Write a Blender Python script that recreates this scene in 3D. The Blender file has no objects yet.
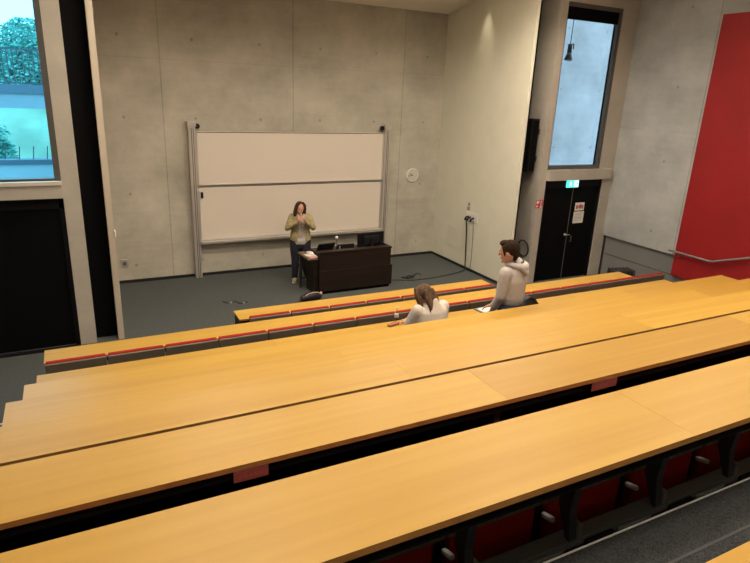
import bpy, bmesh, math, random
from mathutils import Vector, Matrix
random.seed(7)
PI = math.pi
SC = bpy.context.scene
COL = SC.collection

# ------------------------------------------------------------------ camera
H = 3.70
cd = bpy.data.cameras.new('camera'); cam = bpy.data.objects.new('camera', cd); COL.objects.link(cam)
cd.sensor_width = 36.0; cd.lens = 587.93/750*36.0; cd.clip_start = .02; cd.clip_end = 500
r_ = (0.8910, -0.4522, 0.0405); u_ = (0.1047, 0.2913, 0.9509); f_ = (0.4418, 0.8430, -0.3069)
m = Matrix.Identity(4)
for i in range(3):
    m[i][0] = r_[i]; m[i][1] = u_[i]; m[i][2] = -f_[i]
m[2][3] = H
cam.matrix_world = m
SC.camera = cam

# ------------------------------------------------------------------ world, light, exposure
SC.view_settings.view_transform = 'Standard'; SC.view_settings.look = 'None'
SC.view_settings.gamma = 1.0; SC.view_settings.use_curve_mapping = False
SC.view_settings.exposure = 0.0
w = bpy.data.worlds.new('overcast_sky'); SC.world = w; w.use_nodes = True
bg = w.node_tree.nodes['Background']; bg.inputs[0].default_value = (.72, .88, 1.0, 1); bg.inputs[1].default_value = 4.2
LAMP_W = 71.0
LAMP_COL = (1.0, .87, .70)
LAMPS = [(1.6, 7.6), (4.2, 7.6), (6.6, 7.6), (1.0, 4.2), (4.2, 4.2), (7.4, 4.2), (1.0, -.6), (4.2, -.6), (7.4, -.6)]
def ceil_z(y):
    return 5.366 + .188*(11.7-max(y, 4.0))
for (lx, ly) in LAMPS:
    ld = bpy.data.lights.new('ceiling_light', 'AREA'); ld.shape = 'RECTANGLE'; ld.size = 1.5; ld.size_y = .5
    ld.energy = LAMP_W*{7.6: 1.12, 4.2: 1.05, -.6: 1.0}[ly]; ld.color = LAMP_COL
    lo = bpy.data.objects.new('ceiling_light', ld); COL.objects.link(lo); lo.location = (lx, ly, ceil_z(ly)-.62); ld.spread = math.radians(160)
    lu = bpy.data.lights.new('added_ceiling_fill', 'AREA'); lu.shape = 'RECTANGLE'; lu.size = 1.4; lu.size_y = .4  # upward fill added to brighten the ceiling, no such lamp known
    lu.energy = ld.energy*.80; lu.color = LAMP_COL
    lo = bpy.data.objects.new('added_ceiling_fill', lu); COL.objects.link(lo); lo.location = (lx, ly, ceil_z(ly)-.49); lo.rotation_euler = (PI, 0, 0)
ld = bpy.data.lights.new('wall_spot', 'SPOT'); ld.energy = 40; ld.color = (1.0, .86, .60); ld.spot_size = math.radians(50); ld.spot_blend = 1.0; ld.shadow_soft_size = .04
lo = bpy.data.objects.new('wall_spot', ld); COL.objects.link(lo); lo.location = (7.48, 10.28, 5.62)
lo.rotation_euler = Vector((.04, 0.0, -1)).to_track_quat('-Z', 'Y').to_euler()

# ------------------------------------------------------------------ helpers
def box(bm, x0, x1, y0, y1, z0, z1):
    vs = [bm.verts.new((x, y, z)) for z in (z0, z1) for y in (y0, y1) for x in (x0, x1)]
    for f in ((0, 2, 3, 1), (4, 5, 7, 6), (0, 1, 5, 4), (2, 6, 7, 3), (0, 4, 6, 2), (1, 3, 7, 5)):
        bm.faces.new([vs[i] for i in f])
    return vs
def B(*boxes):
    bm = bmesh.new()
    for b in boxes: box(bm, *b)
    return bm
def xform(vs, M):
    for v in vs: v.co = M @ v.co
def prism(bm, poly, axis, a, b):
    """extrude a 2D polygon along an axis (x: poly=(y,z), y: poly=(x,z), z: poly=(x,y))"""
    def P(p, t):
        return {'x': (t, p[0], p[1]), 'y': (p[0], t, p[1]), 'z': (p[0], p[1], t)}[axis]
    A = [bm.verts.new(P(p, a)) for p in poly]; C = [bm.verts.new(P(p, b)) for p in poly]
    n = len(poly)
    bm.faces.new(A); bm.faces.new(C[::-1])
    for i in range(n): bm.faces.new((A[i], C[i], C[(i+1) % n], A[(i+1) % n]))
    return A+C
def frame_of(d, side=None):
    d = d.normalized()
    s = Vector(side) if side is not None else (Vector((0, 0, 1)) if abs(d.z) < .9 else Vector((1, 0, 0)))
    if side is None:
        s = d.cross(s)
    s = (s - d*s.dot(d)).normalized()
    return s, d.cross(s)
def tube(bm, pts, rad, n=10, side=None, cap=True):
    """swept tube; rad: number, list, or list of (r_side, r_other); rounded ends"""
    pts = [Vector(p) for p in pts]
    if not isinstance(rad, (list, tuple)): rad = [rad]*len(pts)
    rad = [(r, r) if not isinstance(r, (list, tuple)) else r for r in rad]
    dirs = []
    for i in range(len(pts)):
        a = pts[max(i-1, 0)]; b = pts[min(i+1, len(pts)-1)]
        dirs.append((b-a).normalized())
    P = list(pts); Rr = list(rad); D = list(dirs)
    if cap:
        for s_, idx in ((-1, 0), (1, -1)):
            add = []
            for ang in (35, 65):
                c = math.cos(math.radians(ang)); q = math.sin(math.radians(ang))
                rm = min(rad[idx])
                add.append((pts[idx]+dirs[idx]*s_*rm*q, (rad[idx][0]*c, rad[idx][1]*c), dirs[idx]))
            if s_ < 0:
                for a in add: P.insert(0, a[0]); Rr.insert(0, a[1]); D.insert(0, a[2])
            else:
                for a in add: P.append(a[0]); Rr.append(a[1]); D.append(a[2])
    rings = []; prev = None
    for p, r, d in zip(P, Rr, D):
        if side is not None: s, t = frame_of(d, side)
        else:
            s, t = frame_of(d, None if prev is None else prev)
        prev = s
        rings.append([bm.verts.new(p + s*(r[0]*math.cos(2*PI*k/n)) + t*(r[1]*math.sin(2*PI*k/n))) for k in range(n)])
    for a, b in zip(rings, rings[1:]):
        for k in range(n): bm.faces.new((a[k], a[(k+1) % n], b[(k+1) % n], b[k]))
    bm.faces.new(rings[0][::-1]); bm.faces.new(rings[-1])
def ball(bm, c, r, seg=16, rings=10, M=None):
    if not isinstance(r, (list, tuple)): r = (r, r, r)
    mat = Matrix.Translation(Vector(c)) @ (M or Matrix.Identity(4)) @ Matrix.Diagonal((r[0], r[1], r[2], 1))
    bmesh.ops.create_uvsphere(bm, u_segments=seg, v_segments=rings, radius=1, matrix=mat)
def lathe(bm, prof, c=(0, 0, 0), axis='z', n=24):
    rings = []
    for r, h in prof:
        ring = []
        for k in range(n):
            a = 2*PI*k/n; x = r*math.cos(a); y = r*math.sin(a)
            p = {'z': (x, y, h), 'y': (x, h, y), 'x': (h, x, y)}[axis]
            ring.append(bm.verts.new(Vector(p)+Vector(c)))
        rings.append(ring)
    for a, b in zip(rings, rings[1:]):
        for k in range(n): bm.faces.new((a[k], a[(k+1) % n], b[(k+1) % n], b[k]))
    bm.faces.new(rings[0][::-1]); bm.faces.new(rings[-1])
def obj(name, bm, mat, parent=None, bevel=0, smooth=False, seg=2, loc=None):
    bmesh.ops.recalc_face_normals(bm, faces=bm.faces)
    me = bpy.data.meshes.new(name); bm.to_mesh(me); bm.free()
    if isinstance(mat, (list, tuple)):
        for q in mat: me.materials.append(q)
    else: me.materials.append(mat)
    if smooth:
        for p in me.polygons: p.use_smooth = True
    o = bpy.data.objects.new(name, me); COL.objects.link(o)
    if parent: o.parent = parent
    if loc: o.location = loc
    if bevel:
        b = o.modifiers.new('bevel', 'BEVEL'); b.width = bevel; b.segments = seg; b.limit_method = 'ANGLE'; b.angle_limit = math.radians(40)
    return o
def solid(name, bm, mat, parent=None, voxel=.01, it=6, keep=None, fac=.5, split=None):
    """one continuous surface from overlapping pieces"""
    bmesh.ops.recalc_face_normals(bm, faces=bm.faces)
    me = bpy.data.meshes.new(name+'_src'); bm.to_mesh(me); bm.free()
    t = bpy.data.objects.new('tmp', me); COL.objects.link(t)
    r = t.modifiers.new('r', 'REMESH'); r.mode = 'VOXEL'; r.voxel_size = voxel
    s = t.modifiers.new('s', 'SMOOTH'); s.iterations = it; s.factor = fac
    dg = bpy.context.evaluated_depsgraph_get(); dg.update()
    nm = bpy.data.meshes.new_from_object(t.evaluated_get(dg)); nm.name = name
    bpy.data.objects.remove(t); bpy.data.meshes.remove(me)
    if keep:
        b2 = bmesh.new(); b2.from_mesh(nm)
        kill = [f for f in b2.faces if not keep(f.calc_center_median())]
        bmesh.ops.delete(b2, geom=kill, context='FACES'); b2.to_mesh(nm); b2.free()
    nm.materials.clear(); nm.materials.append(mat)
    for p in nm.polygons: p.use_smooth = True
    o = bpy.data.objects.new(name, nm); COL.objects.link(o)
    if parent: o.parent = parent
    return o
def tag(o, label, cat, group=None, kind=None):
    o['label'] = label; o['category'] = cat
    if group: o['group'] = group
    if kind: o['kind'] = kind
    return o
def thing(name, label, cat, loc=(0, 0, 0), rz=0, group=None):
    o = bpy.data.objects.new(name, None); COL.objects.link(o); o.empty_display_size = .1
    o.location = loc; o.rotation_euler = (0, 0, rz)
    return tag(o, label, cat, group)
def struct(name, bm, mat, parent=None, bevel=0, label=None):
    o = obj(name, bm, mat, parent, bevel); o['kind'] = 'structure'
    if label: o['label'] = label
    return o
def dup(root, loc, rz=None, label=None):
    r = root.copy(); COL.objects.link(r); r.location = loc
    if rz is not None: r.rotation_euler = (0, 0, rz)
    if label: r['label'] = label
    for ch in list(root.children):
        c = ch.copy(); COL.objects.link(c); c.parent = r
        for g in list(ch.children):
            d = g.copy(); COL.objects.link(d); d.parent = c
    return r
ORD = 'first second third fourth fifth sixth seventh eighth ninth tenth eleventh twelfth thirteenth fourteenth fifteenth sixteenth'.split()

# ------------------------------------------------------------------ materials
def lin(r, g, b):
    f = lambda c: (c/255/12.92 if c/255 <= .04045 else ((c/255+.055)/1.055)**2.4)
    return (f(r), f(g), f(b), 1)
def mat(name, col, rough=.5, metal=0, spec=.5, var=0, scale=20, bump=0, emit=None, estr=1):
    M = bpy.data.materials.new(name); M.use_nodes = True; nt = M.node_tree; p = nt.nodes['Principled BSDF']
    c = col if len(col) == 4 else (*col, 1)
    p.inputs['Base Color'].default_value = c; p.inputs['Roughness'].default_value = rough; p.inputs['Metallic'].default_value = metal
    p.inputs['Specular IOR Level'].default_value = spec
    if var or bump:
        tc = nt.nodes.new('ShaderNodeTexCoord'); n = nt.nodes.new('ShaderNodeTexNoise'); n.inputs['Scale'].default_value = scale; n.inputs['Detail'].default_value = 5
        nt.links.new(tc.outputs['Object'], n.inputs['Vector'])
        if var:
            r = nt.nodes.new('ShaderNodeValToRGB')
            r.color_ramp.elements[0].position = .3; r.color_ramp.elements[1].position = .7
            r.color_ramp.elements[0].color = tuple(max(0, x*(1-var)) for x in c[:3])+(1,)
            r.color_ramp.elements[1].color = tuple(min(1, x*(1+var)) for x in c[:3])+(1,)
            nt.links.new(n.outputs['Fac'], r.inputs['Fac']); nt.links.new(r.outputs['Color'], p.inputs['Base Color'])
        if bump:
            b = nt.nodes.new('ShaderNodeBump'); b.inputs['Strength'].default_value = bump; b.inputs['Distance'].default_value = .01
            nt.links.new(n.outputs['Fac'], b.inputs['Height']); nt.links.new(b.outputs['Normal'], p.inputs['Normal'])
    if emit:
        p.inputs['Emission Color'].default_value = (*emit[:3], 1); p.inputs['Emission Strength'].default_value = estr
    return M
class NT:
    def __init__(s, M): s.t = M.node_tree; s.p = s.t.nodes['Principled BSDF']
    def n(s, kind, **kw):
        q = s.t.nodes.new('ShaderNode'+kind)
        for k, v in kw.items(): setattr(q, k, v)
        return q
    def l(s, a, b): s.t.links.new(a, b)
    def math(s, op, a, b=None, c=None):
        q = s.n('Math', operation=op)
        for i, v in enumerate((a, b, c)):
            if v is None: continue
            if isinstance(v, (int, float)): q.inputs[i].default_value = v
            else: s.l(v, q.inputs[i])
        return q.outputs[0]
    def mix(s, fac, a, b, blend='MIX'):
        q = s.n('Mix', data_type='RGBA', blend_type=blend)
        for i, v in ((0, fac), (6, a), (7, b)):
            if isinstance(v, (int, float)): q.inputs[i].default_value = v
            elif isinstance(v, tuple): q.inputs[i].default_value = v
            else: s.l(v, q.inputs[i])
        return q.outputs[2]
def concrete(name, base, u='X', off=1.62, sp=2.5, zs=(4.1, 1.35), var=.20, seam=.34):
    """board-marked concrete with formwork joints and tie holes"""
    M = mat(name, base, rough=.75, spec=.3); N = NT(M)
    tc = N.n('TexCoord'); sx = N.n('SeparateXYZ'); N.l(tc.outputs['Object'], sx.inputs[0])
    U = sx.outputs[u]; Z = sx.outputs['Z']
    n1 = N.n('TexNoise'); n1.inputs['Scale'].default_value = 1.3; n1.inputs['Detail'].default_value = 9; n1.inputs['Roughness'].default_value = .62
    N.l(tc.outputs['Object'], n1.inputs['Vector'])
    mp = N.n('Mapping'); mp.inputs['Scale'].default_value = (1.2, 1.2, 9); N.l(tc.outputs['Object'], mp.inputs['Vector'])
    n2 = N.n('TexNoise'); n2.inputs['Scale'].default_value = 1.3; n2.inputs['Detail'].default_value = 6; N.l(mp.outputs[0], n2.inputs['Vector'])
    n3 = N.n('TexNoise'); n3.inputs['Scale'].default_value = 60; N.l(tc.outputs['Object'], n3.inputs['Vector'])
    # panel number -> slight tone per pour
    pu = N.math('FLOOR', N.math('DIVIDE', N.math('SUBTRACT', U, off), sp))
    pz = N.math('FLOOR', N.math('DIVIDE', N.math('SUBTRACT', Z, zs[1]), zs[0]-zs[1]))
    wn = N.n('TexWhiteNoise', noise_dimensions='1D'); N.l(N.math('ADD', N.math('MULTIPLY', pu, 3.7), N.math('MULTIPLY', pz, 1.3)), wn.inputs['W'])
    v = N.math('ADD', N.math('MULTIPLY', N.math('SUBTRACT', n1.outputs['Fac'], .5), var*5.0), N.math('MULTIPLY', N.math('SUBTRACT', n2.outputs['Fac'], .5), var*.8))
    v = N.math('ADD', v, N.math('MULTIPLY', N.math('SUBTRACT', n3.outputs['Fac'], .5), var*.8))
    v = N.math('ADD', v, N.math('MULTIPLY', N.math('SUBTRACT', wn.outputs['Value'], .5), var*.5))
    # joints
    def line(co, o, s, wd):
        fr = N.math('FRACT', N.math('DIVIDE', N.math('SUBTRACT', co, o-wd/2), s))
        return N.math('LESS_THAN', fr, wd/s)
    j = N.math('MAXIMUM', N.math('MULTIPLY', line(U, off, sp, .02), .75), N.math('MULTIPLY', line(Z, zs[1], zs[0]-zs[1], .02), .22))
    v = N.math('SUBTRACT', v, N.math('MULTIPLY', j, seam))
    # tie holes
    du = N.math('SUBTRACT', N.math('FRACT', N.math('DIVIDE', N.math('SUBTRACT', U, off+.6-.65), 1.25)), .5)
    dz = N.math('SUBTRACT', N.math('FRACT', N.math('DIVIDE', N.math('SUBTRACT', Z, zs[1]+1.05), 1.375)), .5)
    d = N.math('ADD', N.math('POWER', N.math('MULTIPLY', du, 1.25), 2), N.math('POWER', N.math('MULTIPLY', dz, 1.375), 2))
    hole = N.math('LESS_THAN', d, .028**2)
    v = N.math('SUBTRACT', v, N.math('MULTIPLY', hole, .30))
    v = N.math('ADD', v, 1.0)
    cb = N.n('CombineXYZ'); [N.l(v, cb.inputs[i]) for i in range(3)]
    N.l(N.mix(1.0, base if len(base) == 4 else (*base, 1), cb.outputs[0], 'MULTIPLY'), N.p.inputs['Base Color'])
    b = N.n('Bump'); b.inputs['Strength'].default_value = .12; b.inputs['Distance'].default_value = .01; N.l(v, b.inputs['Height']); N.l(b.outputs[0], N.p.inputs['Normal'])
    return M
def wood(name, base, dark, rough=.3, grain=1.0, along='X', tint=False):
    M = mat(name, base, rough=rough, spec=.30); N = NT(M)
    tc = N.n('TexCoord'); mp = N.n('Mapping'); sc = {'X': (.55, 16, 16), 'Z': (16, 16, .55)}[along]
    mp.inputs['Scale'].default_value = sc; N.l(tc.outputs['Object'], mp.inputs['Vector'])
    vec = mp.outputs[0]
    if tint:
        oi = N.n('ObjectInfo'); va = N.n('VectorMath', operation='MULTIPLY_ADD'); va.inputs[1].default_value = (1, 1, 1)
        cb = N.n('CombineXYZ'); N.l(N.math('MULTIPLY', oi.outputs['Random'], 40), cb.inputs[0]); N.l(N.math('MULTIPLY', oi.outputs['Random'], 17), cb.inputs[1])
        N.l(vec, va.inputs[0]); N.l(cb.outputs[0], va.inputs[2]); vec = va.outputs[0]
    n1 = N.n('TexNoise'); n1.inputs['Scale'].default_value = 1.6; n1.inputs['Detail'].default_value = 7; n1.inputs['Roughness'].default_value = .6; N.l(vec, n1.inputs['Vector'])
    n2 = N.n('TexNoise'); n2.inputs['Scale'].default_value = .45; n2.inputs['Detail'].default_value = 2; N.l(vec, n2.inputs['Vector'])
    f = N.math('ADD', N.math('MULTIPLY', n1.outputs['Fac'], .6), N.math('MULTIPLY', n2.outputs['Fac'], .5))
    r = N.n('ValToRGB'); r.color_ramp.elements[0].position = .36; r.color_ramp.elements[1].position = .72
    r.color_ramp.elements[0].color = dark; r.color_ramp.elements[1].color = base; N.l(f, r.inputs['Fac'])
    out = r.outputs['Color']
    if tint:
        out = N.mix(1.0, out, oi.outputs['Color'], 'MULTIPLY')
    N.l(out, N.p.inputs['Base Color'])
    b = N.n('Bump'); b.inputs['Strength'].default_value = .05; b.inputs['Distance'].default_value = .004; N.l(n1.outputs['Fac'], b.inputs['Height']); N.l(b.outputs[0], N.p.inputs['Normal'])
    return M
def glass(name, tint, ior=1.45):
    M = bpy.data.materials.new(name); M.use_nodes = True; nt = M.node_tree
    nt.nodes.remove(nt.nodes['Principled BSDF']); out = nt.nodes['Material Output']
    fr = nt.nodes.new('ShaderNodeFresnel'); ge = nt.nodes.new('ShaderNodeNewGeometry'); mi = nt.nodes.new('ShaderNodeMix')
    mi.inputs[2].default_value = ior; mi.inputs[3].default_value = 1/ior
    nt.links.new(ge.outputs['Backfacing'], mi.inputs[0]); nt.links.new(mi.outputs[0], fr.inputs[0])
    t = nt.nodes.new('ShaderNodeBsdfTransparent'); t.inputs[0].default_value = (*tint, 1)
    g = nt.nodes.new('ShaderNodeBsdfGlossy'); g.inputs['Roughness'].default_value = .02
    mx = nt.nodes.new('ShaderNodeMixShader')
    nt.links.new(fr.outputs[0], mx.inputs[0]); nt.links.new(t.outputs[0], mx.inputs[1]); nt.links.new(g.outputs[0], mx.inputs[2]); nt.links.new(mx.outputs[0], out.inputs[0])
    return M

CONC = (.43, .405, .34, 1)
M_front = concrete('concrete_front', CONC)
M_side = concrete('concrete_side', (.40, .405, .40, 1), u='Y', off=7.2, sp=2.5, zs=(3.2, .9))
M_pill = concrete('concrete_pillar', (.42, .385, .33, 1), off=-9, sp=30, zs=(40, -20), var=.12)
M_out = concrete('concrete_outside', (.27, .28, .28, 1), off=10.2, sp=2.5, zs=(4.3, 2.2))
M_panel = mat('painted_panel', (.70, .685, .575), rough=.6, var=.03, scale=3)
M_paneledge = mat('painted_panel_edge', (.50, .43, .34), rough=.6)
M_ceil = mat('acoustic_ceiling', (.86, .82, .74), rough=.9, var=.03, scale=30)
M_red = mat('red_wall', (.30, .006, .008), rough=.6, var=.08, scale=2)
M_greypanel = mat('grey_panel', (.19, .19, .185), rough=.6, var=.04, scale=4)
M_black = mat('black_paint', (.003, .003, .0035), rough=.7, spec=.08)
M_doorframe = mat('door_frame_black', (.006, .006, .007), rough=.6, spec=.12)
M_blackgloss = mat('black_plastic', (.010, .010, .011), rough=.4, spec=.35)
M_darkmetal = mat('dark_metal', (.022, .022, .024), rough=.5, metal=0, spec=.4)
M_frame = mat('window_frame_grey', (.075, .072, .068), rough=.45)
M_alu = mat('aluminium', (.55, .52, .48), rough=.4, metal=.6)
M_aludark = mat('dark_alu_and_gap_shade', (.10, .095, .09), rough=.5)  # dark metal parts, also the painted shade strip on the whiteboard frame
M_steel = mat('steel_rail', (.42, .40, .38), rough=.35, metal=.7)
M_wb = mat('whiteboard_enamel', (.64, .575, .505), rough=.4, spec=.3)
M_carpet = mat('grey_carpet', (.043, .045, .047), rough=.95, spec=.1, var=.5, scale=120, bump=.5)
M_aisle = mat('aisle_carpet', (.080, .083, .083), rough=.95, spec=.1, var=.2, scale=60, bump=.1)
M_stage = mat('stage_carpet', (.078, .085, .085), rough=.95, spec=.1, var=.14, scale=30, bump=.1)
M_base = mat('baseboard_dark', (.012, .012, .012), rough=.5)
M_desk = wood('beech_top', (.49, .295, .056, 1), (.42, .235, .037, 1), rough=.40, tint=True)
M_edge = mat('beech_edge', (.30, .14, .035), rough=.5, var=.2, scale=12)
M_walnut = wood('dark_walnut', (.022, .012, .0075, 1), (.008, .005, .0035, 1), rough=.45)
M_worn = wood('worn_table_wood', (.20, .13, .08, 1), (.10, .065, .04, 1), rough=.45)
M_seatgrey = mat('grey_seat_shell', (.13, .103, .072), rough=.6, var=.06, scale=20)
M_seatred = mat('red_seat_fabric', (.30, .016, .012), rough=.85, spec=.2, var=.15, scale=80)
M_lever = mat('grey_hinge', (.45, .45, .45), rough=.5)
M_beam = mat('grey_beam', (.085, .095, .10), rough=.45, spec=.4)
M_white = mat('white_plastic', (.75, .73, .68), rough=.5)
M_paper = mat('paper', (.72, .68, .64), rough=.8)
M_pink = mat('pink_card', (.20, .05, .04), rough=.7, var=.1, scale=50)
M_redsign = mat('red_sign', (.50, .03, .04), rough=.5)
M_exit = mat('exit_sign_green', (.05, .5, .36), rough=.4, emit=(.10, .85, .66), estr=1.3)
M_exitwhite = mat('exit_sign_white', (.8, .9, .9), rough=.4, emit=(.75, 1.0, .95), estr=1.3)
M_screen = mat('screen_black', (.008, .008, .01), rough=.25)
M_skin = mat('skin', (.52, .27, .18), rough=.55, spec=.35, var=.06, scale=15)
M_lips = mat('lips', (.34, .08, .07), rough=.5)
M_eye = mat('eye_white', (.7, .68, .65), rough=.2)
M_iris = mat('iris_dark', (.03, .018, .01), rough=.2)
M_glass = glass('tinted_glass', (.52, .88, 1.0))
M_glass2 = glass('clear_glass', (.82, .92, .98))

# ------------------------------------------------------------------ room shell
XL, XR = -2.4, 10.297
YB, YD = -4.0, 8.95              # back wall, door wall plane
YF = {k: 1.416+.873*(8-k) for k in range(1, 11)}; YF[9] = .487
ZT = {1: .775, 2: .938, 3: 1.06, 4: 1.394, 5: 1.70, 6: 2.005, 7: 2.308, 8: 2.603, 9: 2.90}
FL = {1: 0.0, 2: .165, 3: .29, 4: .62, 5: .93, 6: 1.235, 7: 1.535, 8: 1.83, 9: 2.13}
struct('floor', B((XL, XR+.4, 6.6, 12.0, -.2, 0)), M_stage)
RX0, RX1 = -.55, 8.75
bm = bmesh.new()
for k in range(2, 10):
    y1 = YF[k]+.015 if k > 2 else YF[2]+.02
    y0 = YF[k+1]+.015 if k < 9 else YB
    box(bm, RX0, RX1, y0, y1, -.2, FL[k])
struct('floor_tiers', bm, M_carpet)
# side aisle stairs: half steps
aisle = [(7.42, .0825), (6.66, .165), (6.22, .23), (5.79, .29), (5.35, .455), (4.92, .62), (4.48, .775), (4.05, .93), (3.6, 1.08), (3.18, 1.235), (2.74, 1.385), (2.30, 1.535), (1.87, 1.68), (1.43, 1.83), (.98, 1.98), (.54, 2.13)]
for side, x0, x1 in (('left', XL, RX0), ('right', RX1, XR+.1)):
    bm = bmesh.new()
    for i, (y, z) in enumerate(aisle):
        y0 = aisle[i+1][0] if i+1 < len(aisle) else YB
        box(bm, x0, x1, y0, y, -.2, z)
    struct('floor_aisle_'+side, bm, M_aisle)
struct('trim_step', B((XL, RX0, 6.645, 6.662, .160, .1665)), mat('step_strip', (.6, .58, .55)))
# front wall and side cheeks of the stage
struct('wall_front', B((.2, 8.2, 11.716, 12.0, -.1, 6.2)), M_front)
struct('baseboard_front', B((.47, 7.655, 11.70, 11.714, 0, .058)), M_base)
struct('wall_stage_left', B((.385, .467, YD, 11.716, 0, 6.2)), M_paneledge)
o = struct('wall_stage_right', B((7.662, 7.735, 8.88, 11.716, 0, 6.2)), M_panel)
struct('trim_stage_right', B((7.736, 7.762, 8.87, 11.716, 0, 6.2)), M_black)
struct('baseboard_right', B((7.648, 7.661, 8.9, 11.70, 0, .058)), M_base)
# access panels in the stage cheek
for nm, y0, y1, z0, z1 in (('trim_1', 10.72, 11.10, .40, .86), ('trim_2', 10.10, 10.52, .42, 1.02)):
    struct(nm, B((7.654, 7.6615, y0, y1, z0, z1)), mat('access_panel_'+nm, (.66, .645, .54), rough=.6), bevel=.004)
# pillars + door walls
struct('wall_pillar_left', B((-.125, .09, YD, YD+.22, 0, 7)), M_pill)
struct('wall_gap_left', B((.088, .386, YD+.18, YD+.30, 0, 7)), M_black)
struct('wall_pillar_right', B((8.285, 8.455, YD, 10.6, 0, 7)), M_pill)
struct('wall_back_of_gap', B((7.74, 8.3, 10.3, 10.5, 0, 7)), M_black)
struct('lintel_left', B((XL, -.125, YD-.10, YD+.30, 2.174, 2.35)), M_pill)
struct('trim_sill_left', B((XL, -.125, YD-.12, YD-.04, 2.352, 2.40)), mat('pale_sill', (.60, .55, .48), rough=.5))
struct('lintel_right', B((8.455, 10.17, YD-.08, YD+.30, 2.15, 2.36)), M_pill)
struct('wall_door_right', B((10.03, XR+.1, YD, YD+.12, 0, 7)), M_pill)
struct('wall_above_window_left', B((XL, -.125, YD, YD+.3, 5.6, 7)), M_pill)
struct('wall_above_window_right', B((8.455, 10.03, YD, YD+.3, 5.42, 7)), M_pill)
struct('wall_door_left', B((XL, -1.75, YD, YD+.3, 0, 7)), M_pill)
# side walls
struct('wall_left', B((XL-.3, XL, YB, YD+.3, -.2, 8)), M_side)
struct('wall_right', B((XR, XR+.3, 7.15, YD+.3, .91, 8), (XR, XR+.3, YB, 7.15, 5.21, 8)), M_side)
struct('wall_right_red', B((XR-.012, XR+.3, YB, 7.15, .52, 5.21)), M_red)
struct('wall_right_lower', B((XR+.06, XR+.3, YB, YD, -.2, .91)), M_greypanel)
struct('trim_lower_panel', B((XR+.055, XR+.06, 7.16, YD, .50, .508), (XR+.05, XR+.06, 8.90, 8.95, 0, .91)), M_base)

struct('wall_back', B((XL-.3, XR+.3, YB-.3, YB, -.2, 8)), M_front)
bm = bmesh.new()
prism(bm, [(YD+.3, ceil_z(YD+.3)), (4.0, ceil_z(4.0)), (YB-.3, ceil_z(4.0)), (YB-.3, ceil_z(4.0)+.25), (4.0, ceil_z(4.0)+.25), (YD+.3, ceil_z(YD+.3)+.25)], 'x', XL-.3, XR+.3)
prism(bm, [(12.0, ceil_z(12.0)), (YD+.3, ceil_z(YD+.3)), (YD+.3, ceil_z(YD+.3)+.25), (12.0, ceil_z(12.0)+.25)], 'x', .2, 8.3)
struct('ceiling', bm, M_ceil)

# windows
def window(name, x0, x1, z0, z1, gl, fl=.075):
    f = .075
    bm = B((x0, x0+fl, YD, YD+.12, z0, z1), (x1-f, x1, YD, YD+.12, z0, z1), (x0+fl, x1-f, YD, YD+.12, z0, z0+f), (x0+fl, x1-f, YD, YD+.12, z1-f, z1))
    o = struct(name, bm, M_frame)
    g = obj('glass_pane', B((x0+fl, x1-f, YD+.10, YD+.112, z0+f, z1-f)), gl, o)
    return o
window('window_1', -1.75, -.126, 2.352, 5.60, M_glass)
w2 = window('window_2', 8.456, 9.87, 2.362, 5.42, M_glass2, .012)
struct('trim_window_right', B((9.87, 10.03, YD, YD+.12, 2.36, 5.42)), M_pill)
obj('roller_blind', B((8.47, 9.80, YD+.02, YD+.04, 5.13, 5.40)), M_black, w2)
obj('frame_seal', B((9.735, 9.752, YD+.035, YD+.05, 2.44, 5.2)), M_black, w2)

# doors
def leafset(name, x0, x1, top, seam):
    M_darkmetal = M_doorframe
    o = struct(name, B((x0, x0+.06, YD+.02, YD+.12, 0, top), (x1-.06, x1, YD+.02, YD+.12, 0, top), (x0, x1, YD+.02, YD+.12, top-.16, top), (x0+.06, x1-.06, YD+.105, YD+.115, 0, top-.16)), M_darkmetal)
    obj('door_leaf', B((x0+.06, seam-.004, YD+.05, YD+.10, .01, top-.16)), M_black, o)
    obj('door_leaf', B((seam+.004, x1-.06, YD+.05, YD+.10, .01, top-.16)), M_black, o)
    return o
d1 = leafset('door_1', -1.75, -.125, 2.174, -1.42)
obj('threshold', B((-1.75, -.125, YD-.10, YD+.02, 0, .006)), M_doorframe, d1)
d2 = leafset('door_2', 8.455, 10.03, 2.15, 9.27)
obj('edge_strip', B((9.262, 9.278, YD+.042, YD+.052, .02, 1.985)), M_frame, d2)
bm = bmesh.new(); lathe(bm, [(.028, 0), (.028, .012)], (9.21, YD+.036, .98), 'y', 16); tube(bm, [(9.21, YD+.035, .98), (9.21, YD, .98), (9.30, YD, .98)], .008, 8)
obj('door_handle', bm, M_alu, d2, smooth=True)
bm = bmesh.new(); tube(bm, [(9.37, YD+.05, .82), (9.37, YD+.01, .82), (9.37, YD+.01, .94), (9.37, YD+.05, .94)], .008, 8)
obj('pull_handle', bm, M_frame, d2, smooth=True)

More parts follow.
